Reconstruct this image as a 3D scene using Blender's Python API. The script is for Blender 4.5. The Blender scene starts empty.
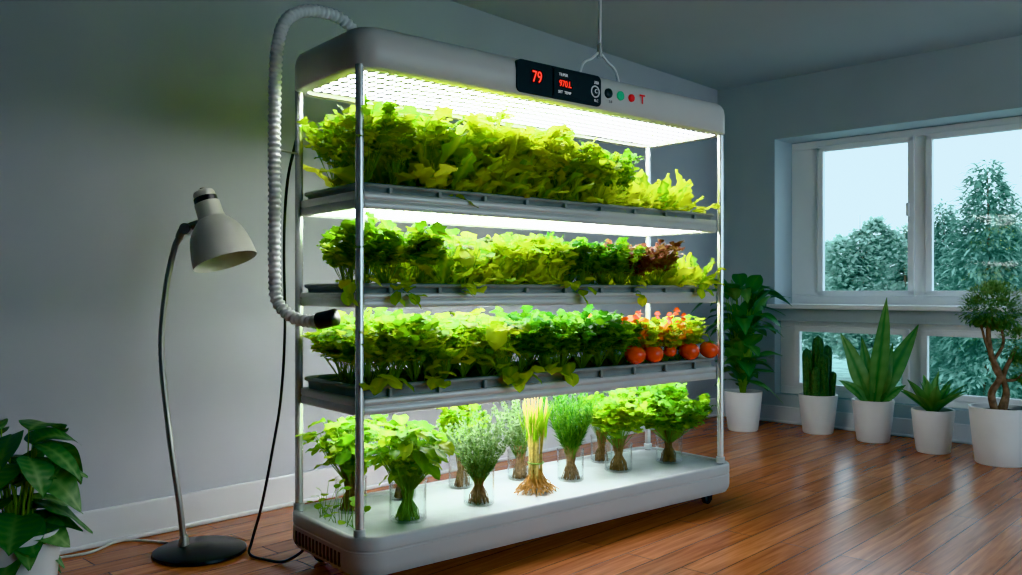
import bpy, math, random
from mathutils import Vector, Matrix
random.seed(7)
sc = bpy.context.scene
H = 1.04
F_, HZ = 850.0, 290.0
FW = (0.6334, 0.7738); RT = (0.7738, -0.6334)

def PX(px, d, y=None):
    """ground-plan position seen in direction px at depth d"""
    r = (px-511)/F_*d
    p = [RT[0]*r+FW[0]*d, RT[1]*r+FW[1]*d]
    if y is not None:
        p.append(H-(y-HZ)/F_*d)
    return p
def XatY(px, Y):
    k = (px-511)/F_
    return Y*(FW[0]*1.0+FW[1]*k)/(FW[1]-FW[0]*k)

# ------------------------------------------------------------ materials
def newmat(name):
    m = bpy.data.materials.new(name); m.use_nodes = True
    nt = m.node_tree
    return m, nt, nt.nodes['Principled BSDF'], nt.nodes['Material Output']
def plain(name, col, rough=0.5, metal=0.0, noise=0.0, nscale=8, bump=0.0, coat=0.0):
    m, nt, b, o = newmat(name)
    b.inputs['Base Color'].default_value = (*col, 1)
    b.inputs['Roughness'].default_value = rough
    b.inputs['Metallic'].default_value = metal
    b.inputs['Coat Weight'].default_value = coat
    if noise or bump:
        tc = nt.nodes.new('ShaderNodeTexCoord')
        n = nt.nodes.new('ShaderNodeTexNoise'); n.inputs['Scale'].default_value = nscale
        n.inputs['Detail'].default_value = 5
        nt.links.new(tc.outputs['Object'], n.inputs['Vector'])
        if noise:
            r = nt.nodes.new('ShaderNodeValToRGB')
            r.color_ramp.elements[0].position = .3; r.color_ramp.elements[1].position = .7
            r.color_ramp.elements[0].color = (*[c*(1-noise) for c in col], 1)
            r.color_ramp.elements[1].color = (*[min(1, c*(1+noise)) for c in col], 1)
            nt.links.new(n.outputs['Fac'], r.inputs['Fac'])
            nt.links.new(r.outputs['Color'], b.inputs['Base Color'])
        if bump:
            bp = nt.nodes.new('ShaderNodeBump'); bp.inputs['Strength'].default_value = bump
            bp.inputs['Distance'].default_value = .01
            nt.links.new(n.outputs['Fac'], bp.inputs['Height'])
            nt.links.new(bp.outputs['Normal'], b.inputs['Normal'])
    return m
def emit(name, col, s):
    m, nt, b, o = newmat(name)
    b.inputs['Base Color'].default_value = (*col, 1)
    b.inputs['Emission Color'].default_value = (*col, 1)
    b.inputs['Emission Strength'].default_value = s
    return m
def leafmat(name, cols, transl=0.35, rough=0.42, spec=.3):
    m, nt, b, o = newmat(name)
    at = nt.nodes.new('ShaderNodeAttribute'); at.attribute_name = 'tint'
    r = nt.nodes.new('ShaderNodeValToRGB')
    els = r.color_ramp.elements
    els[0].position = cols[0][0]; els[0].color = (*cols[0][1], 1)
    els[1].position = cols[-1][0]; els[1].color = (*cols[-1][1], 1)
    for p, c in cols[1:-1]:
        e = els.new(p); e.color = (*c, 1)
    nt.links.new(at.outputs['Fac'], r.inputs['Fac'])
    nt.links.new(r.outputs['Color'], b.inputs['Base Color'])
    b.inputs['Roughness'].default_value = rough
    b.inputs['Specular IOR Level'].default_value = spec
    tr = nt.nodes.new('ShaderNodeBsdfTranslucent')
    nt.links.new(r.outputs['Color'], tr.inputs['Color'])
    mx = nt.nodes.new('ShaderNodeMixShader'); mx.inputs[0].default_value = transl
    nt.links.new(b.outputs[0], mx.inputs[1]); nt.links.new(tr.outputs[0], mx.inputs[2])
    nt.links.new(mx.outputs[0], o.inputs['Surface'])
    return m

M = {}
M['wall'] = plain('wall_paint', (.44, .465, .515), .85, noise=.03, nscale=2, bump=.03)
M['wallr'] = plain('wall_paint_window_side', (.46, .53, .57), .85, noise=.03, nscale=2, bump=.03)
M['ceil'] = plain('ceiling_paint', (.44, .51, .55), .9, noise=.02, nscale=2)
M['white'] = plain('white_gloss_trim', (.86, .88, .90), .4, noise=.02, nscale=3)
M['base'] = plain('baseboard_paint', (.64, .67, .71), .45, noise=.02, nscale=3)
M['plastic'] = plain('silver_plastic', (.66, .66, .65), .34, noise=.02, nscale=4)
M['plastic2'] = plain('light_grey_plastic', (.60, .62, .63), .42, noise=.02, nscale=4)
M['fascia'] = plain('shelf_metal', (.64, .65, .65), .36, .2, noise=.04, nscale=6)
M['tray'] = plain('grow_tray_plastic', (.32, .35, .34), .38, noise=.15, nscale=9)
M['soil'] = plain('growing_medium', (.06, .07, .03), .9, noise=.5, nscale=40, bump=.5)
M['traywhite'] = plain('white_tray_plastic', (.74, .80, .82), .25, noise=.10, nscale=9, bump=.08)
M['post'] = plain('brushed_aluminium', (.80, .81, .81), .25, .7, noise=.03, nscale=20)
M['black'] = plain('black_plastic', (.012, .012, .014), .35, noise=.2, nscale=10)
M['blackg'] = plain('black_gloss', (.006, .006, .008), .3, noise=.2, nscale=10)
M['dark'] = plain('dark_slot', (.02, .02, .022), .7, noise=.2)
M['hose'] = plain('white_hose_plastic', (.84, .85, .86), .35, noise=.06, nscale=25)
M['chrome'] = plain('satin_steel', (.42, .41, .39), .3, .8, noise=.05, nscale=15)
M['shade'] = plain('cream_lamp_enamel', (.68, .67, .62), .35, noise=.03, nscale=8)
M['pot'] = plain('white_ceramic', (.80, .82, .83), .35, noise=.03, nscale=6)
M['earth'] = plain('potting_soil', (.035, .022, .015), .95, noise=.5, nscale=60, bump=.6)
M['bark'] = plain('bark', (.24, .16, .11), .85, noise=.4, nscale=30, bump=.7)
M['root'] = plain('pale_roots', (.28, .17, .08), .7, noise=.4, nscale=60, bump=.4)
M['straw'] = plain('golden_stalks', (.62, .50, .16), .55, noise=.35, nscale=60)
M['ginger'] = plain('orange_roots', (.48, .26, .07), .65, noise=.4, nscale=60)
M['stem'] = plain('green_stem', (.18, .36, .05), .5, noise=.2, nscale=20)
M['tomato'] = plain('tomato_skin', (.90, .085, .010), .22, noise=.15, nscale=10, coat=.3)
M['petal'] = plain('orange_petals', (.95, .22, .008), .5, noise=.2, nscale=20)
M['cord_w'] = plain('white_cord', (.6, .6, .58), .5, noise=.05)
M['red'] = emit('red_led', (1.0, .04, .01), 1.0)
M['redb'] = emit('red_button', (.6, .03, .03), .15)
M['greenb'] = emit('green_button', (.02, .30, .15), .3)
M['wtxt'] = emit('white_print', (.7, .75, .8), .3)
M['grass'] = plain('distant_grass', (.30, .42, .34), .9, noise=.3, nscale=2)

G = [(0, (.010, .065, .010)), (.35, (.045, .20, .016)), (.65, (.20, .43, .022)), (1, (.66, .74, .08))]
M['leaf'] = leafmat('salad_leaf', G, .48)
M['leafd'] = leafmat('houseplant_leaf', [(0, (.012, .065, .024)), (.5, (.05, .18, .05)), (1, (.32, .50, .22))], .15, .32)
M['leafg'] = leafmat('sage_leaf', [(0, (.04, .10, .035)), (.5, (.15, .26, .10)), (1, (.38, .50, .24))], .25)
M['leafp'] = leafmat('bronze_leaf', [(0, (.08, .02, .02)), (.5, (.20, .08, .055)), (1, (.32, .25, .07))], .35)
M['leafo'] = leafmat('nasturtium_leaf', [(0, (.14, .20, .01)), (.5, (.62, .28, .01)), (1, (.85, .50, .03))], .3)
M['tree1'] = leafmat('misty_broadleaf', [(0, (.36, .50, .42)), (1, (.52, .66, .56))], .35, 1, 0)  # outdoor mist is mixed into these pale leaf colours
M['tree2'] = leafmat('misty_conifer', [(0, (.19, .33, .26)), (1, (.32, .47, .38))], .3, 1, 0)  # greens paled to carry the haze, no real fog outside
M['cactus'] = plain('cactus_skin', (.06, .13, .05), .6, noise=.4, nscale=40)

# wood floor
m, nt, b, o = newmat('oiled_wood_planks'); M['floor'] = m
tc = nt.nodes.new('ShaderNodeTexCoord')
br = nt.nodes.new('ShaderNodeTexBrick')
br.inputs['Scale'].default_value = 1; br.inputs['Brick Width'].default_value = 1.5
br.inputs['Row Height'].default_value = .125; br.inputs['Mortar Size'].default_value = .002
br.inputs['Mortar Smooth'].default_value = .1
br.inputs['Color1'].default_value = (.58, .230, .100, 1); br.inputs['Color2'].default_value = (.41, .145, .058, 1)
br.inputs['Mortar'].default_value = (.09, .035, .018, 1); br.offset = .37
nt.links.new(tc.outputs['Object'], br.inputs['Vector'])
mp = nt.nodes.new('ShaderNodeMapping'); mp.inputs['Scale'].default_value = (1.2, 22, 1)
nt.links.new(tc.outputs['Object'], mp.inputs['Vector'])
ns = nt.nodes.new('ShaderNodeTexNoise'); ns.inputs['Scale'].default_value = 2.2; ns.inputs['Detail'].default_value = 8
ns.inputs['Distortion'].default_value = .6
nt.links.new(mp.outputs[0], ns.inputs['Vector'])
rp = nt.nodes.new('ShaderNodeValToRGB'); rp.color_ramp.elements[0].position = .3; rp.color_ramp.elements[1].position = .72
rp.color_ramp.elements[0].color = (.62, .57, .54, 1); rp.color_ramp.elements[1].color = (1.2, 1.18, 1.15, 1)
nt.links.new(ns.outputs['Fac'], rp.inputs['Fac'])
mx = nt.nodes.new('ShaderNodeMixRGB'); mx.blend_type = 'MULTIPLY'; mx.inputs[0].default_value = 1
nt.links.new(br.outputs['Color'], mx.inputs[1]); nt.links.new(rp.outputs['Color'], mx.inputs[2])
nt.links.new(mx.outputs[0], b.inputs['Base Color'])
b.inputs['Roughness'].default_value = .24
bp = nt.nodes.new('ShaderNodeBump'); bp.inputs['Strength'].default_value = .25; bp.inputs['Distance'].default_value = .002
nt.links.new(br.outputs['Fac'], bp.inputs['Height']); bp.invert = True
nt.links.new(bp.outputs['Normal'], b.inputs['Normal'])

# LED panel: regular diffuser cells
m, nt, b, o = newmat('led_grid_panel'); M['led'] = m
tc = nt.nodes.new('ShaderNodeTexCoord')
vo = nt.nodes.new('ShaderNodeTexVoronoi'); vo.inputs['Scale'].default_value = 1; vo.inputs['Randomness'].default_value = 0
vo.voronoi_dimensions = '2D'
mp = nt.nodes.new('ShaderNodeMapping'); mp.inputs['Scale'].default_value = (26, 15, 1)
nt.links.new(tc.outputs['Object'], mp.inputs['Vector']); nt.links.new(mp.outputs[0], vo.inputs['Vector'])
rp = nt.nodes.new('ShaderNodeValToRGB')
rp.color_ramp.elements[0].position = .30; rp.color_ramp.elements[0].color = (1, 1, 1, 1)
rp.color_ramp.elements[1].position = .43; rp.color_ramp.elements[1].color = (.002, .002, .002, 1)
nt.links.new(vo.outputs['Distance'], rp.inputs['Fac'])
b.inputs['Base Color'].default_value = (.04, .044, .04, 1)
b.inputs['Emission Color'].default_value = (.97, .98, 1.0, 1)
mm = nt.nodes.new('ShaderNodeMath'); mm.operation = 'MULTIPLY'; mm.inputs[1].default_value = 20
nt.links.new(rp.outputs['Color'], mm.inputs[0]); nt.links.new(mm.outputs[0], b.inputs['Emission Strength'])

# glass
def thinglass(name, col, k, p):
    m, nt, b, o = newmat(name)
    t = nt.nodes.new('ShaderNodeBsdfTransparent'); t.inputs[0].default_value = (*col, 1)
    g = nt.nodes.new('ShaderNodeBsdfGlossy'); g.inputs['Roughness'].default_value = .03
    lw = nt.nodes.new('ShaderNodeLayerWeight'); lw.inputs[0].default_value = .5
    pw = nt.nodes.new('ShaderNodeMath'); pw.operation = 'POWER'; pw.inputs[1].default_value = p
    ml = nt.nodes.new('ShaderNodeMath'); ml.operation = 'MULTIPLY_ADD'; ml.inputs[1].default_value = k; ml.inputs[2].default_value = .012
    x = nt.nodes.new('ShaderNodeMixShader')
    nt.links.new(lw.outputs['Facing'], pw.inputs[0]); nt.links.new(pw.outputs[0], ml.inputs[0])
    nt.links.new(ml.outputs[0], x.inputs[0]); nt.links.new(t.outputs[0], x.inputs[1]); nt.links.new(g.outputs[0], x.inputs[2])
    nt.links.new(x.outputs[0], o.inputs['Surface'])
    return m
M['glass'] = thinglass('window_glass', (.96, .985, .99), .02, 4)
M['jar'] = thinglass('jar_glass', (.97, .99, .98), .85, 3.0)

# ------------------------------------------------------------ mesh helpers
def link(ob, parent=None):
    sc.collection.objects.link(ob)
    if parent: ob.parent = parent
    return ob
def mk(name, vs, fs, mat, smooth=False, parent=None, tint=None, autos=None):
    me = bpy.data.meshes.new(name); me.from_pydata(vs, [], fs); me.update()
    if smooth: me.polygons.foreach_set('use_smooth', [True]*len(me.polygons))
    me.materials.append(mat)
    if tint is not None:
        a = me.attributes.new('tint', 'FLOAT', 'POINT'); a.data.foreach_set('value', tint)
    ob = bpy.data.objects.new(name, me); link(ob, parent)
    if autos:
        try: me.set_sharp_from_angle(angle=math.radians(autos))
        except Exception: pass
    return ob
def empty(name, loc=(0, 0, 0)):
    e = bpy.data.objects.new(name, None); e.empty_display_size = .1; link(e); return e
def boxdata(x0, x1, y0, y1, z0, z1, vs, fs):
    if x0 > x1: x0, x1 = x1, x0
    if y0 > y1: y0, y1 = y1, y0
    n = len(vs)
    vs += [(x0, y0, z0), (x1, y0, z0), (x1, y1, z0), (x0, y1, z0), (x0, y0, z1), (x1, y0, z1), (x1, y1, z1), (x0, y1, z1)]
    fs += [tuple(n+i for i in f) for f in ((3, 2, 1, 0), (4, 5, 6, 7), (0, 1, 5, 4), (1, 2, 6, 5), (2, 3, 7, 6), (3, 0, 4, 7))]
def boxes(name, lst, mat, parent=None, bevel=0):
    vs, fs = [], []
    for b_ in lst: boxdata(*b_, vs, fs)
    ob = mk(name, vs, fs, mat, parent=parent)
    if bevel:
        md = ob.modifiers.new('bevel', 'BEVEL'); md.width = bevel; md.segments = 2; md.limit_method = 'ANGLE'
    return ob
def rr(x0, x1, y0, y1, rad, inset, n=8):
    x0 += inset; x1 -= inset; y0 += inset; y1 -= inset
    r = max(rad-inset, .004); pts = []
    for cx, cy, a0 in ((x1-r, y1-r, 0), (x0+r, y1-r, 90), (x0+r, y0+r, 180), (x1-r, y0+r, 270)):
        for i in range(n+1):
            a = math.radians(a0+90*i/n); pts.append((cx+r*math.cos(a), cy+r*math.sin(a)))
    return pts
def slab(name, x0, x1, y0, y1, rad, prof, mat, parent=None, caps=(True, True), autos=35):
    vs, fs = [], []; L = None
    for ins, z in prof:
        p = rr(x0, x1, y0, y1, rad, ins); L = len(p)
        vs += [(a, b_, z) for a, b_ in p]
    for k in range(len(prof)-1):
        for i in range(L):
            j = (i+1) % L
            fs.append((k*L+i, k*L+j, (k+1)*L+j, (k+1)*L+i))
    if caps[0]: fs.append(tuple(reversed(range(L))))
    if caps[1]: fs.append(tuple(range((len(prof)-1)*L, len(prof)*L)))
    return mk(name, vs, fs, mat, smooth=True, parent=parent, autos=autos)
def lathe(name, prof, mat, loc=(0, 0, 0), axis=(0, 0, 1), seg=32, parent=None, autos=40):
    ax = Vector(axis).normalized(); q = Vector((0, 0, 1)).rotation_difference(ax)
    vs, fs = [], []; l = Vector(loc)
    for z, r in prof:
        for i in range(seg):
            a = 2*math.pi*i/seg
            v = q @ Vector((max(r, 1e-4)*math.cos(a), max(r, 1e-4)*math.sin(a), z)) + l
            vs.append(tuple(v))
    for k in range(len(prof)-1):
        for i in range(seg):
            j = (i+1) % seg
            fs.append((k*seg+i, k*seg+j, (k+1)*seg+j, (k+1)*seg+i))
    return mk(name, vs, fs, mat, smooth=True, parent=parent, autos=autos)
def catmull(pts, n=12):
    P = [Vector(p) for p in pts]; P = [2*P[0]-P[1]]+P+[2*P[-1]-P[-2]]
    out = []
    for i in range(1, len(P)-2):
        for k in range(n):
            t = k/n
            a, b_, c, d = P[i-1], P[i], P[i+1], P[i+2]
            out.append(.5*((2*b_)+(c-a)*t+(2*a-5*b_+4*c-d)*t*t+(3*b_-a-3*c+d)*t*t*t))
    out.append(P[-2]); return out
def tubedata(path, rad, seg, vs, fs):
    n0 = len(vs); N = len(path); up = Vector((.3, .2, 1)).normalized()
    for i, p in enumerate(path):
        t = (path[min(i+1, N-1)]-path[max(i-1, 0)]).normalized()
        s = t.cross(up)
        if s.length < .05: s = t.cross(Vector((1, 0, 0)))
        s.normalize(); u = s.cross(t); up = u if abs(u.length) > .5 else up
        r = rad(i, N) if callable(rad) else rad
        for k in range(seg):
            a = 2*math.pi*k/seg
            vs.append(tuple(p+s*(r*math.cos(a))+u*(r*math.sin(a))))
    for i in range(N-1):
        for k in range(seg):
            j = (k+1) % seg
            fs.append((n0+i*seg+k, n0+i*seg+j, n0+(i+1)*seg+j, n0+(i+1)*seg+k))
    fs.append(tuple(n0+k for k in reversed(range(seg)))); fs.append(tuple(n0+(N-1)*seg+k for k in range(seg)))
def tube(name, pts, rad, mat, seg=12, parent=None, n=12, smoothpath=True):
    vs, fs = [], []
    path = catmull(pts, n) if smoothpath else [Vector(p) for p in pts]
    tubedata(path, rad, seg, vs, fs)
    return mk(name, vs, fs, mat, smooth=True, parent=parent)
def resample(path, step):
    out = [path[0].copy()]; acc = 0
    for a, b_ in zip(path, path[1:]):
        L = (b_-a).length; pos = step-acc
        while pos <= L:
            out.append(a.lerp(b_, pos/L)); pos += step
        acc = L-(pos-step)
    return out

# ------------------------------------------------------------ foliage
U = random.uniform
class Fol:
    def __init__(s): s.v = []; s.f = []; s.t = []; s.sv = []; s.sf = []
    def leaf(s, p, d, L, W, tint=.5, droop=.3, fold=.2, ruf=0, prof='ov', na=6, nb=4, ser=0, mid=.0, stripe=0, up=None):
        d = Vector(d).normalized(); upv = Vector(up) if up else Vector((U(-.3, .3), U(-.3, .3), 1))
        sd = d.cross(upv)
        if sd.length < .1: sd = d.cross(Vector((1, U(-1, 1), 0)))
        sd.normalize(); n = sd.cross(d)
        n0 = len(s.v); ph = U(0, 6)
        px, py, pz = p
        for i in range(na+1):
            t = i/na
            if prof == 'ov': w = math.sin(math.pi*t**.8)**.8 if 0 < t < 1 else 0
            elif prof == 'spoon': w = (.12+.88*t**.7)*math.cos(math.pi/2*max(0, (t-.62)/.38))**.6 if t < 1 else .05
            elif prof == 'lance': w = math.sin(math.pi*t**.55) if 0 < t < 1 else 0
            elif prof == 'sword': w = (1-t**2.2)*(.6+.8*t*(1-t)*2)
            elif prof == 'blade': w = math.sin(math.pi*(.15+.85*t)) if t < 1 else 0
            elif prof == 'taper': w = (1-t)**.8
            else: w = math.sin(math.pi*t)**.5 if 0 < t < 1 else 0
            w = max(w, .03)
            if ser and 0 < i < na: w *= 1+ser*(1 if i % 2 else -1)
            cz = -droop*L*t*t
            cx = d.x*L*t; cy = d.y*L*t; c3 = d.z*L*t+cz
            for j in range(nb+1):
                a = -1+2*j/nb; aa = abs(a)
                o1 = W*w*a
                o2 = fold*W*w*aa + (ruf*W*math.sin(t*11+ph+a*2.5)*aa if ruf else 0)
                s.v.append((px+cx+sd.x*o1+n.x*o2, py+cy+sd.y*o1+n.y*o2, pz+c3+sd.z*o1+n.z*o2))
                s.t.append(min(1, max(0, tint+mid*(1 if j*2 == nb else 0)+(stripe if i % 2 and 0 < aa < 1 else 0)+U(-.03, .03)+.06*t)))
        for i in range(na):
            for j in range(nb):
                k = n0+i*(nb+1)+j
                s.f.append((k, k+1, k+nb+2, k+nb+1))
    def stem(s, p0, p1, r, bend=0, seg=4):
        a, b_ = Vector(p0), Vector(p1); m_ = (a+b_)/2+Vector((U(-bend, bend), U(-bend, bend), 0))
        tubedata([a, m_, b_], lambda i, N: r*(1-.25*i), seg, s.sv, s.sf)
    def out(s, name, mat, parent=None, stemmat=None):
        if parent is None and s.sv: 
            e = mk(name, s.v, s.f, mat, True, None, s.t)
            mk('stems', s.sv, s.sf, stemmat or M['stem'], True, e); return e
        e = mk(name, s.v, s.f, mat, True, parent, s.t)
        if s.sv: mk('stems', s.sv, s.sf, stemmat or M['stem'], True, parent)
        return e
def sph(elmin=0, elmax=90):
    a = U(0, 2*math.pi); e = math.radians(U(elmin, elmax))
    return Vector((math.cos(a)*math.cos(e), math.sin(a)*math.cos(e), math.sin(e)))
def lettuce(F, x, y, z, h, n=26, tint=.8, W=.34, ruf=.45, spread=1, ser=.26):
    tint += U(-.12, .06)
    for i in range(n):
        q = i/n; el = 12+72*q
        a = i*2.4+U(-.3, .3); e = math.radians(el+U(-8, 8))
        d = Vector((math.cos(a)*math.cos(e)*spread, math.sin(a)*math.cos(e)*spread, math.sin(e)))
        L = h*U(.7, 1.12)*(.8+.2*q)
        F.leaf((x+U(-.012, .012), y+U(-.012, .012), z), d, L, L*W*U(.7, 1.1), tint+U(-.34, .10), U(.05, .35), U(-.1, .35), ruf, 'spoon', 11, 4, ser=ser, mid=.2)
def parsley(F, x, y, z, h, n=16, tint=.6, ls=.035, spread=.45, ser=.28, nl=8):
    tint += U(-.08, .08)
    for i in range(n):
        a = U(0, 6.283); s_ = U(0, 1)**.7*spread
        L = h*U(.65, 1)
        d = Vector((math.cos(a)*s_, math.sin(a)*s_, 1)).normalized()
        tip = Vector((x, y, z))+d*L
        F.stem((x, y, z), tip, .0018, .01)
        for k in range(nl):
            f = U(.55, 1.02); p = Vector((x, y, z))+d*L*f
            dd = (sph(-20, 60)+d*.4)
            l = ls*U(.7, 1.3)
            F.leaf(p, dd, l*1.3, l*.62, tint+U(-.2, .2), U(0, .4), U(-.1, .3), .15, 'ov', 6, 2, ser=ser, mid=.08)
def bigleaf(F, x, y, z, h, n=16, tint=.65, ls=.07, spread=.6, ser=.12, Wf=.48):
    for i in range(n):
        a = U(0, 6.283); s_ = U(.1, 1)*spread
        L = h*U(.35, 1)
        d = Vector((math.cos(a)*s_, math.sin(a)*s_, 1)).normalized()
        tip = Vector((x, y, z))+d*L
        F.stem((x, y, z), tip, .0025, .015)
        l = ls*U(.7, 1.25)
        dd = Vector((math.cos(a)+U(-.6, .6), math.sin(a)+U(-.6, .6), U(-.4, .5)))
        F.leaf(tip-dd.normalized()*l*.2, dd, l*1.25, l*Wf*1.2, tint+U(-.2, .2), U(.05, .5), U(-.05, .3), .15, 'round', 7, 4, ser=ser, mid=.15)
def feather(F, x, y, z, h, n=40, tint=.4, spread=.35, ls=.02, nl=16, w=.12, lo=.35):
    for i in range(n):
        a = U(0, 6.283); s_ = U(0, 1)**.6*spread; L = h*U(.7, 1)
        d = Vector((math.cos(a)*s_, math.sin(a)*s_, 1)).normalized()
        F.stem((x, y, z), Vector((x, y, z))+d*L, .001, .008, 3)
        for k in range(nl):
            f = U(lo, 1.02); p = Vector((x, y, z))+d*L*f
            F.leaf(p, sph(-10, 70)+d*.6, ls*U(.7, 1.3), ls*w, tint+U(-.2, .2), .1, .1, 0, 'lance', 2, 1)

# ------------------------------------------------------------ room (local axes: u along long wall, v towards it, origin at the far corner)
TH = math.atan(.129); C = (5.8, 4.377)
ct, st = math.cos(TH), math.sin(TH)
def room(ob): ob.location = (C[0], C[1], 0); ob.rotation_euler = (0, 0, TH); return ob
CH = 2.70
room(boxes('floor', [(-9, .45, -6.5, .2, -.08, 0)], M['floor']))
room(boxes('ceiling', [(-9, .45, -6.5, .2, CH, CH+.1)], M['ceil']))
room(boxes('wall_back', [(-9, .45, 0, .2, 0, CH)], M['wall']))
room(boxes('wall_left', [(-9.2, -9, -6.5, .2, 0, CH)], M['wall']))
WZ0, WZ1, V0, V1 = .93, 2.23, -.505, -2.80
room(boxes('wall_right', [(0, .45, V0, 0, 0, CH), (0, .45, -6.5, V1, 0, CH), (0, .45, V1, V0, WZ1, CH), (0, .45, V1, V0, .80, .895), (0, .45, V1, V0, 0, .22)], M['wallr']))
# wall behind the viewpoint with an added, unseen opening sized for daylight fill
room(boxes('wall_front', [(-9, -5.2, -6.7, -6.5, 0, CH), (-.5, .45, -6.7, -6.5, 0, CH), (-5.2, -.5, -6.7, -6.5, 0, .1), (-5.2, -.5, -6.7, -6.5, 2.6, CH)], M['wall']))
def bb(name, l): room(boxes(name, l, M['base'], bevel=.006))
bb('baseboard_back', [(-9, -.02, -.02, 0, 0, .15), (-9, -.02, -.03, 0, 0, .02)])
bb('baseboard_right', [(-.02, 0, -6.5, 0, 0, .13), (-.03, 0, -6.5, 0, 0, .02)])
room(boxes('trim_1', [(-.07, .30, V1-.04, V0+.05, .895, .93)], M['white'], bevel=.006))

def window(name, u, panes, z0, z1, v0, v1, fz0, fz1):
    e = empty(name); room(e)
    fr = []
    fr += [(u, u+.08, v1, v0, fz1, z1), (u, u+.08, v1, v0, z0, fz0)]
    edges = [v0]+[x for p in panes for x in p]+[v1]
    for i in range(0, len(edges), 2): fr.append((u, u+.08, edges[i+1], edges[i], fz0, fz1))
    boxes('outer_frame', fr, M['white'], e, .005)
    for i, (a, b_) in enumerate(panes):
        w = .035
        boxes('sash_%d' % (i+1), [(u-.025, u+.02, b_-.01, a+.01, fz1-w, fz1+.01), (u-.025, u+.02, b_-.01, a+.01, fz0-.01, fz0+w),
              (u-.025, u+.02, a-w, a+.01, fz0, fz1), (u-.025, u+.02, b_-.01, b_+w, fz0, fz1)], M['white'], e, .004)
        boxes('pane_%d' % (i+1), [(u+.03, u+.034, b_, a, fz0, fz1)], M['glass'], e)
    vs = panes[0][1]+.02
    boxes('handle', [(u-.05, u-.02, vs, vs+.02, 1.5*(fz0+fz1)/3-.0, 1.5*(fz0+fz1)/3+.10)], M['white'], e, .004)
    return e
window('window_1', .30, [(-.74, -1.45), (-1.55, -2.68)], WZ0, WZ1, V0, V1, 1.0, 2.17)
window('window_2', .10, [(-.64, -1.48), (-1.58, -2.70)], .22, .80, V0, V1, .28, .75)

# ------------------------------------------------------------ outside
boxes('ground', [(6.9, 60, -30, 50, -1.7, -1.6)], M['grass'])
def tree(name, px, d, ytop, wpx, conifer):
    x, y = PX(px, d); zt = H+(HZ-ytop)/F_*d; w = wpx/F_*d/2; zb = -1.6
    F = Fol()
    tubedata([Vector((x, y, zb)), Vector((x, y, zb+(zt-zb)*.5)), Vector((x, y, zt-.15))], lambda i, N: .10*(1-.48*i), 6, F.sv, F.sf)
    if conifer:
        n = 12000
        for i in range(n):
            f = U(0, 1)**.65; a = U(0, 6.283)
            lob = .5+.5*math.sin(f*22+2.5*math.sin(a*2+f*7)+a)
            rad = w*(.08+.92*f**.65)*(.5+.5*lob)*U(.3, 1.2)**.5
            z = zt-f*(zt-zb)*.92
            F.leaf((x+rad*math.cos(a), y+rad*math.sin(a), z+U(-.15, .12)), (math.cos(a)+U(-.7, .7), math.sin(a)+U(-.7, .7), U(-.5, .9)), .20, .035, U(0, .7)+.3*lob, .3, .1, 0, 'lance', 2, 1)
    else:
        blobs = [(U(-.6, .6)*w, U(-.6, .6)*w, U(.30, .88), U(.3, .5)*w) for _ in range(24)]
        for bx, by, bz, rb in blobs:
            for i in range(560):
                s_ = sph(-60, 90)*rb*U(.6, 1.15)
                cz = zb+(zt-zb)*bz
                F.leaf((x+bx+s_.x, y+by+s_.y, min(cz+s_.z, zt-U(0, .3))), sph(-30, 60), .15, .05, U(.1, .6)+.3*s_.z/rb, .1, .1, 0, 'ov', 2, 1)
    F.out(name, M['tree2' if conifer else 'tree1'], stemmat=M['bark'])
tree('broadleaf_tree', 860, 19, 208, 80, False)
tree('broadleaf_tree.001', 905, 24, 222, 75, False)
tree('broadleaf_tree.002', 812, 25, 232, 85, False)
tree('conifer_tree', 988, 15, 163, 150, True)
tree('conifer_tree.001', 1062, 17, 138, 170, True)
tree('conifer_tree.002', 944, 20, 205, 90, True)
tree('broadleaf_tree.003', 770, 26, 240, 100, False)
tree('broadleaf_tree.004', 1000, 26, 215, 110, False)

# ------------------------------------------------------------ hydroponic rack
rack = empty('hydroponic_rack')
X0, X1, Y0, Y1 = 1.437, 3.430, 2.571, 3.040
RZ0, RZ1 = 1.797, 1.947
slab('canopy_housing', 1.408, 3.475, 2.530, 3.09, .10,
     [(.05, RZ0+.02), (.046, RZ0), (.008, RZ0), (.0, RZ0+.006), (0, RZ0+.095), (.004, RZ0+.118), (.014, RZ0+.136), (.03, RZ0+.147), (.05, RZ1)], M['plastic'], rack, (False, True), 60)
boxes('led_panel_top', [(1.457, 3.42, 2.582, 3.038, RZ0+.014, RZ0+.02)], M['led'], rack)
for i, (x, y) in enumerate([(X0, Y0), (X1, Y0), (X0, Y1), (X1, Y1)]):
    lathe('post_%d' % (i+1), [(.19, 0), (.19, .0155), (RZ0+.012, .0155), (RZ0+.012, 0)], M['post'], (x, y, 0), seg=20, parent=rack)
    lathe('post_collar_%d' % (i+1), [(.195, .0), (.195, .021), (.222, .021), (.225, .016)], M['plastic2'], (x, y, 0), seg=20, parent=rack)

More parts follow.
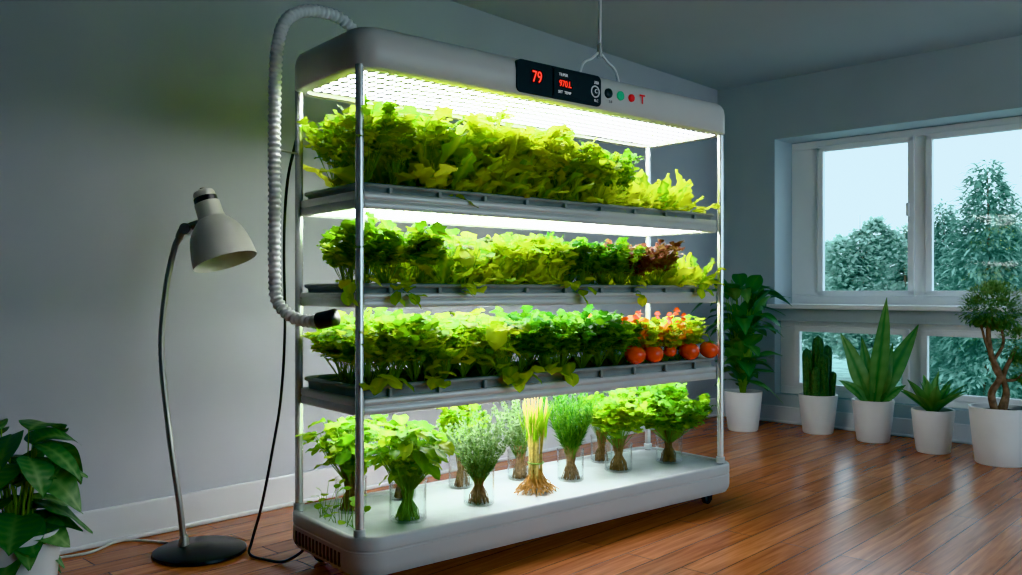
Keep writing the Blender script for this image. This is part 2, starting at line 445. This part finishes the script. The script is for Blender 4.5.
shelves = [(1.323, 1.381, 1.412), (.979, 1.030, 1.062), (.607, .665, .708)]
for i, (zb, zt, zl) in enumerate(shelves):
    sx0, sx1, sy0, sy1 = 1.434, 3.44, 2.580, 3.055
    slab('shelf_frame_%d' % (i+1), sx0, sx1, sy0, sy1, .045,
         [(.03, zb+.012), (.026, zb), (.003, zb), (0, zb+.004), (0, zb+.026), (.003, zb+.029), (.003, zb+.032), (0, zb+.035), (0, zt-.004), (.004, zt)], M['fascia'], rack, (False, True), 50)
    slab('grow_tray_%d' % (i+1), sx0+.012, sx1-.012, sy0+.006, sy1-.012, .05,
         [(.012, zt-.002), (.010, zl-.018), (.004, zl-.016), (-.003, zl-.011), (-.004, zl-.005), (0, zl), (.008, zl+.002), (.014, zl-.006), (.018, zl-.020)], M['tray'], rack, (True, False), 70)
    slab('growing_medium_%d' % (i+1), sx0+.028, sx1-.028, sy0+.022, sy1-.028, .04, [(0, zl-.022), (.0, zl-.014)], M['soil'], rack)
    boxes('led_panel_%d' % (i+1), [(sx0+.033, sx1-.033, sy0+.033, sy1-.033, zb+.006, zb+.014)], M['led'], rack)
tk = []
for (zb, zt, zl) in shelves:
    x = 1.56
    while x < 3.38:
        tk.append((x, x+.012, 2.579, 2.592, zt-.002, zl-.014)); x += .21
boxes('tray_ribs', tk, M['tray'], rack)
# base tub
slab('base_tub', 1.400, 3.485, 2.505, 3.10, .11,
     [(.04, .062), (.014, .066), (.004, .082), (0, .10), (0, .148), (.003, .151), (.003, .155), (0, .158), (0, .192), (.004, .199), (.012, .202), (.022, .199), (.026, .186)], M['plastic2'], rack, (True, False), 40)
slab('base_water_tray', 1.400, 3.485, 2.505, 3.10, .11, [(.024, .17), (.024, .188)], M['traywhite'], rack)
boxes('vent_slots', [(1.3985, 1.403, 2.64+i*.028, 2.655+i*.028, .085, .135) for i in range(13)], M['dark'], rack)
for i, (x, y) in enumerate([(1.50, 2.62), (3.36, 2.60), (1.50, 2.98), (3.36, 2.98)]):
    lathe('caster_wheel_%d' % (i+1), [(-.014, 0), (-.014, .022), (-.010, .027), (.010, .027), (.014, .022), (.014, 0)], M['black'], (x, y, .0275), (0, 1, 0), 24, rack)
    boxes('caster_fork_%d' % (i+1), [(x-.014, x+.014, y-.022, y-.016, .02, .066), (x-.014, x+.014, y+.016, y+.022, .02, .066), (x-.02, x+.02, y-.022, y+.022, .056, .066)], M['black'], rack)

# control panel
FY = 2.530
def panel(name, x0, x1, z0, z1, y0, y1, rad, mat):
    vs, fs = [], []; p = rr(x0, x1, z0, z1, rad, 0); L = len(p)
    for y in (y0, y1): vs.extend([(a, y, b_) for a, b_ in p])
    fs.append(tuple(range(L))); fs.append(tuple(reversed(range(L, 2*L))))
    fs += [(i, i+L, (i+1) % L+L, (i+1) % L) for i in range(L)]
    return mk(name, vs, fs, mat, parent=rack)
xa, xb, xc = XatY(516, FY), XatY(600, FY), XatY(552, FY)
panel('display_bezel', xa, xb, 1.808, 1.936, FY-.006, FY+.03, .022, M['blackg'])
panel('display_screen_right', xc+.006, xb-.045, 1.822, 1.922, FY-.0075, FY, .006, M['black'])
panel('display_divider', xc-.001, xc+.002, 1.815, 1.93, FY-.0075, FY, .001, M['chrome'])
def text(name, s_, x, z, size, mat, sx=1, off=0.0):
    cu = bpy.data.curves.new(name, 'FONT'); cu.body = s_; cu.size = size; cu.extrude = .0005
    cu.align_x = 'CENTER'; cu.align_y = 'CENTER'; cu.offset = off
    cu.materials.append(mat)
    o_ = bpy.data.objects.new(name, cu); o_.location = (x, FY-.0085, z); o_.rotation_euler = (math.pi/2, 0, 0); o_.scale = (sx, 1, 1)
    link(o_, rack)
text('digits_main', '79', (xa+xc)/2+.008, 1.876, .064, M['red'], .82, .0)
text('digits_second', '970.L', xc+.066, 1.872, .036, M['red'], .85)
text('label_a', 'TE:PER', xc+.055, 1.908, .017, M['wtxt'])
text('label_b', '350', xb-.03, 1.905, .018, M['wtxt'])
text('label_c', 'R.C', xb-.03, 1.83, .016, M['wtxt'])
text('label_d', 'SET  TEMP', xc+.062, 1.838, .016, M['wtxt'])
def knob(name, px, z, r, mat, ring=None):
    x = XatY(px, FY)
    lathe(name, [(0, r*1.05), (.008, r), (.011, r*.8), (.011, 0)], mat, (x, FY, z), (0, -1, 0), 24, rack)
    if ring: lathe(name+'_ring', [(0, r*1.35), (.0085, r*1.35), (.0085, r*1.02)], ring, (x, FY, z), (0, -1, 0), 24, rack)
knob('button_1', 594, 1.868, .019, M['black'], M['white'])
knob('button_2', 608, 1.874, .020, M['black'])
knob('button_3', 620, 1.874, .019, M['greenb'])
knob('button_4', 631, 1.874, .016, M['redb'])
text('label_knob', 'C', XatY(594, FY), 1.868, .024, M['wtxt'])
bpy.data.objects['label_knob'].location.y = FY-.013
text('label_T', 'T', XatY(641, FY), 1.874, .056, M['redb'], 1, .001)
text('label_e', '3.0', XatY(609, FY)-.0, 1.838, .016, M['black'])
boxes('canopy_clip', [(XatY(398, FY)-.02, XatY(398, FY)+.03, 2.60, 2.66, RZ1-.002, RZ1+.008)], M['chrome'], rack)

# air hose (part of the rack)
hp = [(1.68, 3.0, 1.93), (1.675, 3.0, 2.03), (1.60, 3.0, 2.10), (1.47, 2.99, 2.105), (1.36, 2.97, 2.05), (1.312, 2.955, 1.93), (1.30, 2.953, 1.70),
      (1.30, 2.953, 1.40), (1.30, 2.953, 1.10), (1.305, 2.94, 1.00), (1.335, 2.89, .945), (1.37, 2.83, .928), (1.40, 2.78, .93)]
path = resample(catmull(hp, 20), .0042)
hose = empty('air_hose'); hose.parent = rack
vs, fs = [], []
tubedata(path, lambda i, N: (.0190, .0210, .0242, .0242, .0210)[i % 5], 16, vs, fs)
mk('corrugated_tube', vs, fs, M['hose'], True, hose)
tube('black_coupling', [(1.395, 2.79, .930), (1.41, 2.765, .935), (1.432, 2.73, .945)], .031, M['black'], 20, hose, 3)
tube('hose_clip', [(1.30, 2.953, 1.56), (1.36, 3.0, 1.56), (1.43, 3.03, 1.56)], .004, M['chrome'], 8, hose)

# ceiling suspension
hx, hy = 2.825, 2.80
sus = empty('hanging_cable')
tube('wire', [(hx, hy, CH), (hx+.003, hy, 2.4), (hx, hy, 2.16)], .007, M['white'], 8, sus)
lathe('ceiling_rose', [(-.03, 0), (-.03, .02), (-.01, .04), (0, .045)], M['chrome'], (hx, hy, CH), seg=20, parent=sus)
tube('wire_left', [(hx, hy, 2.15), (hx-.05, hy, 2.11), (hx-.11, hy, 2.07), (hx-.15, hy, 1.948)], .006, M['white'], 8, sus)
tube('wire_right', [(hx, hy, 2.15), (hx+.05, hy, 2.11), (hx+.11, hy, 2.07), (hx+.15, hy, 1.948)], .006, M['white'], 8, sus)
lathe('swivel', [(0, 0), (0, .013), (.06, .013), (.07, .004)], M['post'], (hx, hy, 2.12), seg=16, parent=sus)

# cords
cp = []
for px, d_, z_ in ((296, 3.30, 1.62), (287, 3.32, 1.45), (284, 3.34, 1.2), (285, 3.34, .9), (281, 3.34, .62), (272, 3.34, .40), (262, 3.34, .20), (252, 3.36, .05), (250, 3.32, .008), (268, 3.25, .007), (284, 3.22, .012), (300, 3.2, .05), (306, 3.2, .08)):
    q = PX(px, d_); cp.append((q[0], q[1], z_))
tube('power_cord', cp, .0055, M['black'], 8, rack)
a_ = [PX(57, 3.28), PX(90, 3.35), PX(120, 3.5), PX(150, 3.5), PX(178, 3.45)]
tube('white_cord', [(p[0], p[1], .006) for p in a_], .005, M['cord_w'], 8)

# ------------------------------------------------------------ crops on the shelves
ys = [2.655, 2.80, 2.96]
crops = empty('hydroponic_crops'); crops.parent = rack
# shelf 1
z = 1.395
A = Fol()
for r_, Y in enumerate(ys):
    x = 1.51+.03*r_
    while x < 3.35:
        f = (x-1.5)/1.9
        h = .325-.10*f+U(-.05, .035)
        jx, jy = x+U(-.02, .02), Y+U(-.02, .02)
        if f < .08: parsley(A, jx, jy, z, h-.02, 24, .72, .034, .5, .3, 11)
        elif f < .26:
            lettuce(A, jx, jy, z, h, 16, .96, .16, .4); parsley(A, jx, jy, z, h, 11, .82, .05, .6, .25, 6)
        elif f < .48:
            lettuce(A, jx, jy, z, h, 13, 1.0, .16, .35); parsley(A, jx, jy, z, h+.02, 15, .95, .060, .6, .28, 6)
        elif f < .66: parsley(A, jx, jy, z, h+.02, 22, .72, .044, .55, .28, 9); lettuce(A, jx, jy, z, h-.03, 9, .96, .15, .4)
        elif f < .76 and r_ > 0: parsley(A, jx, jy, z, h+.02, 20, .52, .04, .5, .2, 9)
        else: lettuce(A, jx, jy, z, h+.0, 18, 1.0, .16, .4)
        x += .115
A.out('lettuce_row', M['leaf'], crops)
# shelf 2
z = 1.045; A = Fol(); P_ = Fol()
for r_, Y in enumerate(ys):
    x = 1.51+.03*r_
    while x < 3.35:
        f = (x-1.5)/1.9; jx, jy = x+U(-.02, .02), Y+U(-.02, .02)
        h = .24+U(-.04, .02)
        if f < .12: parsley(A, jx, jy, z, h, 20, .62, .04, .7, .2, 9)
        elif f < .34: lettuce(A, jx, jy, z, h, 12, .94, .18, .4); bigleaf(A, jx, jy, z, h, 10, .74, .06, .8)
        elif f < .50: lettuce(A, jx, jy, z, h-.01, 18, 1.0, .17, .4); parsley(A, jx, jy, z, h, 8, .82, .045, .6, .25, 6)
        elif f < .64: parsley(A, jx, jy, z, h-.01, 30, .44, .028, .7, .3, 12)
        elif f < .82: parsley(A if (int(x*100) % 4 == 0) else P_, jx, jy, z, h-.02, 30, .5, .028, .7, .25, 12)
        else: lettuce(A, jx, jy, z, h-.02, 20, .97, .18, .4)
        x += .108
for (px, n_) in ((352, 6), (405, 10), (470, 5), (575, 5), (640, 4), (700, 5)):
    X = XatY(px, 2.58)
    for i in range(n_):
        p1 = Vector((X+U(-.06, .06), 2.565-U(0, .015), 1.06-U(-.02, .05)))
        A.stem((X, 2.62, 1.05), p1, .002, .01)
        A.leaf(p1, (U(-.8, .8), -.35, U(-.6, .2)), .05, .022, .72+U(-.1, .2), .2, .2, .1, 'round', 6, 4, mid=.15)
A.out('salad_greens_row', M['leaf'], crops); P_.out('red_basil_row', M['leafp'], crops)
# shelf 3
z = .690; A = Fol(); O = Fol()
for r_, Y in enumerate(ys):
    x = 1.51+.03*r_
    while x < 3.35:
        f = (x-1.5)/1.9; jx, jy = x+U(-.02, .02), Y+U(-.02, .02)
        h = .262+U(-.035, .01)
        if f < .14: parsley(A, jx, jy, z, h, 24, .62, .036, .7, .25, 10)
        elif f < .38: bigleaf(A, jx, jy, z, h, 26, .78, .066, .75, .10); parsley(A, jx, jy, z, h*.9, 7, .70, .035, .6, .2, 6)
        elif f < .68: parsley(A, jx, jy, z, h-.01, 26, .38, .036, .7, .28, 11)
        elif f < .86:
            parsley(A, jx, jy, z, h-.02, 12, .78, .034, .7, .2, 8); parsley(O, jx, jy, z, h-.02, 11, .6, .034, .7, .1, 6)
        else: parsley(A, jx, jy, z, h-.05, 18, .72, .04, .7, .2, 8)
        x += .105
for px in (385, 430, 500, 520, 560):
    X = XatY(px, 2.58)
    for i in range(5):
        p1 = Vector((X+U(-.07, .07), 2.57-U(0, .012), .72+U(-.03, .04)))
        A.stem((X, 2.62, .70), p1, .002, .01)
        A.leaf(p1, (U(-.8, .8), -.35, U(-.6, .3)), .07, .032, .72+U(-.1, .2), .2, .2, .1, 'round', 6, 4, mid=.15)
A.out('cucumber_and_herb_row', M['leaf'], crops); O.out('nasturtium_row', M['leafo'], crops)
# tomatoes (one cluster)
tom = empty('tomato_cluster'); tom.parent = crops
for i, (px, yy, r) in enumerate([(635, 359, .049), (653, 357, .049), (689, 354, .050), (709, 352, .047), (670, 351, .030)]):
    Y = 2.60; X = XatY(px, Y); d = FW[0]*X+FW[1]*Y; Z = max(H-(yy-HZ)/F_*d, .712+r*.8)
    pr = []
    for k in range(15):
        a = math.pi*k/14; pr.append((-r*.86*math.cos(a)-(.006*max(0, (k-10)/4)), r*math.sin(a)**.9 if 0 < k < 14 else 0))
    lathe('tomato_%d' % (i+1), pr, M['tomato'], (X, Y, Z), (U(-.2, .2), -.3, 1), 24, tom)
    Fc = Fol()
    for k in range(6):
        a = k*1.047; Fc.leaf((X, Y-.2*r, Z+r*.82), (math.cos(a), math.sin(a), .25), r*.7, r*.13, .5, .5, 0, 0, 'lance', 3, 2)
    Fc.stem((X, Y-.2*r, Z+r*.8), (X+.01, Y+.02, Z+r*1.7), .003)
    Fc.out('calyx_%d' % (i+1), M['leaf'], tom)
Fp = Fol()
for i in range(34):
    px = U(622, 690); Y = U(2.58, 2.72); X = XatY(px, Y); Z = U(.80, .94)
    for k in range(5):
        a = k*1.2566+i
        Fp.leaf((X, Y, Z), (math.cos(a), -.5, math.sin(a)), .025, .012, .5, .0, .1, 0, 'round', 4, 2)
Fp.out('flowers', M['petal'], tom)

# ------------------------------------------------------------ bunches in glass jars on the base
def jar(x, y, r, h, par, zb=.188):
    lathe('glass_jar', [(.001, 0), (.001, r*.9), (.008, r), (h-.01, r), (h, r*1.03), (h, r*.98), (h-.01, r*.96), (.012, r*.94), (.008, 0)], M['jar'], (x, y, zb), seg=28, parent=par)
def bunch(name, x, y, kind, h, r, n, tint, mat='leaf', rootmat='root', jr=.05, jh=.13, tie=.13):
    e = empty(name); e.parent = rack; F = Fol(); zb = .192
    rv, rf = [], []
    for i in range(90):
        a = U(0, 6.283); q = U(.2, 1)
        p0 = Vector((x+math.cos(a)*jr*.85*q, y+math.sin(a)*jr*.85*q, zb+.004))
        p1 = Vector((x+math.cos(a)*.018*q, y+math.sin(a)*.018*q, zb+tie*.55))
        p2 = Vector((x+math.cos(a)*.034*q, y+math.sin(a)*.034*q, zb+tie*1.15))
        tubedata([p0, (p0+p1)/2+Vector((U(-.008, .008), U(-.008, .008), 0)), p1, p2], .0019, 4, rv, rf)
    mk('roots', rv, rf, M[rootmat], True, e)
    z0 = zb+tie*.8; hh = h-tie*.8
    if kind == 'parsley': parsley(F, x, y, z0-.02, hh+.02, n, tint, .034, r, .28, 13)
    if kind == 'basil': bigleaf(F, x, y, z0-.02, hh+.02, n, tint, .055, r, .0, .42); parsley(F, x, y, z0, hh*.9, n//3, tint, .03, r, .1, 6)
    if kind == 'sprig': feather(F, x, y, z0-.05, hh+.05, n, tint, r, .015, 40, .36, .2)
    if kind == 'dill': feather(F, x, y, z0-.04, hh+.04, n, tint, r, .034, 34, .10, .3)
    if F.v: F.out('foliage', M[mat], e)
    jar(x, y, jr*1.2, jh, e)
    return e
bunch('basil_bunch', 1.60, 2.93, 'basil', .37, .80, 80, .58, jr=.05)
bunch('basil_bunch.001', 1.70, 2.68, 'basil', .36, .88, 110, .60, jr=.058, jh=.15, rootmat='stem')
bunch('thyme_bunch', 2.045, 2.70, 'sprig', .375, .66, 100, .56, 'leafg', jr=.052, jh=.14)
bunch('thyme_bunch.001', 2.46, 2.94, 'sprig', .37, .50, 60, .56, 'leafg', jr=.048)
bunch('dill_bunch', 2.62, 2.78, 'dill', .395, .52, 105, .34, jr=.05, jh=.14)
bunch('parsley_bunch', 2.93, 2.78, 'parsley', .38, .85, 74, .70, jr=.054)
bunch('parsley_bunch.001', 3.27, 2.76, 'parsley', .395, 1.25, 110, .54, jr=.054)
bunch('coriander_bunch', 2.16, 2.98, 'parsley', .35, .6, 36, .62, jr=.045)
bunch('coriander_bunch.001', 3.02, 2.98, 'parsley', .35, .7, 36, .55, jr=.045)
bunch('basil_bunch.002', 1.86, 2.97, 'basil', .34, .7, 46, .55, jr=.045)
# golden stalk bundle with loose roots
e = empty('lemongrass_bundle'); e.parent = rack; x, y = 2.345, 2.70
rv, rf = [], []
for i in range(44):
    a = U(0, 6.283); q = U(0, 1)**.5; b2 = a+U(-.5, .5)
    p1 = Vector((x+math.cos(a)*.032*q, y+math.sin(a)*.032*q, .25)); p2 = Vector((x+math.cos(a)*.030*q, y+math.sin(a)*.030*q, .36))
    p3 = Vector((x+math.cos(b2)*.058*q, y+math.sin(b2)*.058*q, .54+U(0, .05)))
    tubedata([p1, p2, p3], lambda i, N: (.0034, .0030, .0018)[i], 5, rv, rf)
mk('stalks', rv, rf, M['straw'], True, e)
rv, rf = [], []
for i in range(150):
    a = U(0, 6.283); q = U(.2, 1); R_ = .11*U(.35, 1)
    p0 = Vector((x+math.cos(a)*.026*q, y+math.sin(a)*.026*q, U(.24, .29)))
    p3 = Vector((x+math.cos(a)*R_, y+math.sin(a)*R_*.8, .194+U(0, .008)))
    p1 = p0.lerp(p3, .35)+Vector((U(-.012, .012), U(-.012, .012), -.012)); p2 = p0.lerp(p3, .7)+Vector((U(-.014, .014), U(-.014, .014), U(-.012, .006)))
    p2.z = max(p2.z, .193)
    tubedata(catmull([p0, p1, p2, p3], 3), .0018, 4, rv, rf)
mk('loose_roots', rv, rf, M['ginger'], True, e)
tube('tie', [(x+.033*math.cos(t_*.5236), y+.033*math.sin(t_*.5236), .315) for t_ in range(13)], .003, M['stem'], 6, e, 2)
F = Fol()
for i in range(110): F.leaf((x+U(-.045, .045), y+U(-.045, .045), U(.40, .48)), (U(-.3, .3), U(-.3, .3), 1), U(.07, .12), .006, .66, .1, .1, 0, 'lance', 3, 2)
F.out('leaf_tips', M['leaf'], e)
F = Fol()
for i in range(26):
    p = Vector((1.48+U(-.03, .03), 2.80+U(-.12, .12), .192)); q = p+Vector((U(-.05, .03), U(-.05, .03), U(.03, .13)))
    F.stem(p, q, .0015); F.leaf(q, sph(0, 50), .034, .015, .6+U(-.1, .2), .2, .1, 0, 'round', 4, 2)
F.out('mint_sprouts', M['leaf'], rack)

# ------------------------------------------------------------ lamp standing on the floor
lamp = empty('gooseneck_floor_lamp')
ld = 3.36; lb = PX(200, ld)
def LP(px, y, toward=0):
    p = PX(px, ld)
    return (p[0]-FW[0]*toward, p[1]-FW[1]*toward, H-(y-HZ)/F_*ld)
lathe('base', [(0, 0), (0, .172), (.006, .178), (.016, .176), (.024, .160), (.030, .06), (.034, .045), (.034, 0)], M['blackg'], (lb[0], lb[1], 0), seg=56, parent=lamp)
sp = PX(184, ld)
lathe('stem_socket', [(.02, .022), (.05, .020), (.07, .014), (.07, 0)], M['chrome'], (sp[0], sp[1], .0), seg=20, parent=lamp)
tube('gooseneck_stem', [(sp[0], sp[1], .04), LP(179, 500), LP(169, 430), LP(161.5, 350), LP(166, 290), LP(174, 250), LP(180, 236)], .0125, M['chrome'], 14, lamp)
tube('neck', [LP(179, 238), LP(183, 230), LP(192, 226), LP(203, 222)], .016, M['chrome'], 14, lamp)
lathe('pivot', [(-.026, 0), (-.026, .022), (.026, .022), (.026, 0)], M['chrome'], LP(187, 229), (-FW[0], -FW[1], 0), 20, lamp)
top = Vector(LP(203, 191)); ax = Vector((RT[0]*.33-FW[0]*.10, RT[1]*.33-FW[1]*.10, -.93)).normalized()
lathe('shade', [(.0, 0), (0, .030), (.004, .038), (.012, .042), (.050, .043), (.052, .049), (.10, .050), (.118, .054), (.135, .070), (.155, .087), (.18, .101), (.21, .111), (.25, .119), (.295, .124), (.30, .123), (.285, .118), (.22, .107), (.17, .09), (.13, .055), (.12, 0)], M['shade'], tuple(top), ax, 40, lamp, 30)
lathe('socket_band', [(.030, .0435), (.030, .0455), (.050, .0455), (.050, .0435)], M['black'], tuple(top), ax, 32, lamp)
lathe('cap_knob', [(-.012, 0), (-.012, .010), (.0, .012)], M['chrome'], tuple(top), ax, 16, lamp)
lathe('bulb', [(.12, .018), (.15, .020), (.18, .032), (.21, .036), (.235, .026), (.245, 0)], M['pot'], tuple(top), ax, 20, lamp)

# ------------------------------------------------------------ potted plants
def pot(par, x, y, r, h, taper=.78):
    lathe('pot', [(0, 0), (0, r*taper*.95), (.008, r*taper), (h*.5, r*(taper+1)/2*1.01), (h-.012, r), (h, r), (h, r*.92), (h-.03, r*.9), (h-.03, 0)], M['pot'], (x, y, 0), seg=40, parent=par)
    lathe('soil', [(h-.029, r*.9), (h-.022, r*.6), (h-.018, 0)], M['earth'], (x, y, 0), seg=24, parent=par)
def bigplant(F, x, y, z, n, hmin, hmax, L, W, tint, prof, out=.5, droop=.35, stripe=0, mid=.2, el=(-10, 60), na=9, nb=4):
    for i in range(n):
        a = i*2.4+U(-.4, .4); hh = U(hmin, hmax); q = out*U(.3, 1)
        p = Vector((x+math.cos(a)*q*hh*.8, y+math.sin(a)*q*hh*.8, z+hh))
        F.stem((x+math.cos(a)*.015, y+math.sin(a)*.015, z), p, .004, .015)
        e_ = math.radians(U(*el)); l = L*U(.75, 1.1)
        F.leaf(p, (math.cos(a)*math.cos(e_), math.sin(a)*math.cos(e_), math.sin(e_)), l, W*l, tint+U(-.15, .15), droop*U(.5, 1.4), U(.05, .3), .06, prof, na, nb, mid=mid, stripe=stripe)
e = empty('potted_calathea'); x, y = PX(18, 2.62)
pot(e, x, y, .12, .30)
F = Fol(); bigplant(F, x, y, .27, 52, .0, .34, .17, .42, .50, 'ov', .42, .55, .20, .38, (-20, 35), 14, 6)
F.out('foliage', M['leafd'], e)
e = empty('potted_peace_lily'); x, y = 5.34, 3.80
pot(e, x, y, .14, .29)
F = Fol(); bigplant(F, x, y, .27, 110, .06, .80, .28, .22, .50, 'ov', .26, .5, 0, .15, (0, 80))
F.out('foliage', M['leafd'], e)
e = empty('potted_cactus'); x, y = PX(818, 6.2)
pot(e, x, y, .136, .28)
def column(name, x, y, z, h, r, par, lean=(0, 0)):
    seg, ribs = 48, 8; vs, fs = [], []; N = 16
    for k in range(N+1):
        t = k/N; env = r*(min(1, t*6+.7))*(math.sqrt(max(0, 1-((t-.82)/.18)**2)) if t > .82 else 1)
        for i in range(seg):
            a = 2*math.pi*i/seg; rr_ = max(env*(1+.20*math.cos(ribs*a)), .0005)
            vs.append((x+lean[0]*t+rr_*math.cos(a), y+lean[1]*t+rr_*math.sin(a), z+h*t))
    for k in range(N):
        for i in range(seg): fs.append((k*seg+i, k*seg+(i+1) % seg, (k+1)*seg+(i+1) % seg, (k+1)*seg+i))
    mk(name, vs, fs, M['cactus'], True, par)
F = Fol()
for i, (dx, dy, hh, r) in enumerate([(0, 0, .46, .036), (-.075, .03, .37, .03), (.07, -.02, .39, .032), (.03, .07, .33, .028), (-.03, -.06, .33, .03), (-.09, -.04, .24, .024), (.09, .05, .25, .024), (.05, -.07, .2, .024)]):
    column('column_%d' % (i+1), x+dx, y+dy, .25, hh, r, e, (dx*.2, dy*.2))
    for k in range(160):
        a = int(U(0, 8))*math.pi/4; zz = U(.02, .95)
        F.leaf((x+dx+dx*.2*zz+r*1.18*math.cos(a), y+dy+dy*.2*zz+r*1.18*math.sin(a), .25+hh*zz), (math.cos(a), math.sin(a), U(-.5, .8)), .014, .0012, .9, 0, 0, 0, 'taper', 2, 1)
F.out('spines', M['leafg'], e)
e = empty('potted_snake_plant'); x, y = PX(873, 5.86)
pot(e, x, y, .136, .285)
F = Fol()
for side, lean, L, W, tn, bend in [(1, .05, .75, .058, .66, .0), (-1, .40, .60, .062, .74, .1), (1, .44, .68, .062, .60, .10), (1, .24, .44, .052, .78, .0), (-1, .18, .48, .052, .64, .0), (-1, .80, .36, .038, .66, .3), (1, .9, .26, .034, .64, .2)]:
    fwd = U(-.22, -.02)
    d = Vector((RT[0]*side*lean+FW[0]*fwd, RT[1]*side*lean+FW[1]*fwd, 1)).normalized()
    F.leaf((x+d.x*.05, y+d.y*.05, .25), d, L, W, tn, bend, .22, .16, 'blade', 16, 6, mid=-.22, stripe=.08, up=(-FW[0]+U(-.3, .3), -FW[1]+U(-.3, .3), .1))
F.out('foliage', M['leafd'], e)
e = empty('potted_agave'); x, y = PX(933, 5.46)
pot(e, x, y, .128, .275)
F = Fol()
for i in range(22):
    a = i*2.4; lean = .2+1.05*(i/22)
    d = Vector((math.cos(a)*lean, math.sin(a)*lean, 1)).normalized()
    F.leaf((x+math.cos(a)*.02, y+math.sin(a)*.02, .25), d, U(.25, .35), .032, .62+U(-.12, .2), .2, .45, 0, 'blade', 9, 4, mid=-.15)
F.out('foliage', M['leafd'], e)
e = empty('potted_bonsai_tree'); x, y = PX(1000, 5.10)
pot(e, x, y, .168, .34, .8)
def off(dx, z, dy=0): return (x+RT[0]*dx+FW[0]*dy, y+RT[1]*dx+FW[1]*dy, z)
br = [([off(-.03, .31), off(-.05, .42), off(-.0, .52), off(-.05, .64), off(-.07, .78), off(-.055, .90)], .024),
      ([off(.02, .31), off(.04, .42), off(.02, .52), off(.06, .62), off(.10, .70)], .020),
      ([off(-.0, .52), off(-.04, .60), off(.02, .72), off(-.0, .84)], .014),
      ([off(-.05, .64), off(-.09, .74), off(-.12, .86)], .011),
      ([off(.02, .50), off(.09, .50), off(.14, .54)], .011), ([off(0, .32), off(.03, .45), off(-.03, .55)], .016)]
vs, fs = [], []
for pts, r in br: tubedata(catmull(pts, 6), lambda i, N, r=r: r*(1-.55*i/N), 8, vs, fs)
mk('trunk', vs, fs, M['bark'], True, e)
F = Fol()
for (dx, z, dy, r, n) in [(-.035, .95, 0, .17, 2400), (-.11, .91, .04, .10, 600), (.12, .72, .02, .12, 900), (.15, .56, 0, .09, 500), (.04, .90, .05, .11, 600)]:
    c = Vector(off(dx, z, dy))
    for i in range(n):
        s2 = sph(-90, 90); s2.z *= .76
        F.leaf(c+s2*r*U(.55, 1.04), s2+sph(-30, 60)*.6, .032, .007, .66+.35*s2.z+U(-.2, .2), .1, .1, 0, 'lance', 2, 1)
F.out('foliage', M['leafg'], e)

# ------------------------------------------------------------ light
w = bpy.data.worlds.new('sky'); sc.world = w; w.use_nodes = True; nt = w.node_tree
bg = nt.nodes['Background']; tc = nt.nodes.new('ShaderNodeTexCoord'); sx = nt.nodes.new('ShaderNodeSeparateXYZ')
rp = nt.nodes.new('ShaderNodeValToRGB')
rp.color_ramp.elements[0].position = 0; rp.color_ramp.elements[0].color = (.68, .90, 1.0, 1)
rp.color_ramp.elements[1].position = .7; rp.color_ramp.elements[1].color = (.55, .76, .94, 1)
nt.links.new(tc.outputs['Generated'], sx.inputs[0]); nt.links.new(sx.outputs['Z'], rp.inputs['Fac']); nt.links.new(rp.outputs['Color'], bg.inputs['Color'])
bg.inputs['Strength'].default_value = 1.9

sc.view_settings.view_transform = 'Khronos PBR Neutral'
sc.view_settings.exposure = 0.55

cam = bpy.data.cameras.new('camera'); co = bpy.data.objects.new('camera', cam); link(co)
co.location = (0, 0, H); co.rotation_euler = (math.pi/2, 0, -math.atan2(FW[0], FW[1]))
cam.sensor_width = 36; cam.lens = 36*F_/1022; cam.shift_y = 2.5/1022; cam.clip_start = .05
sc.camera = co
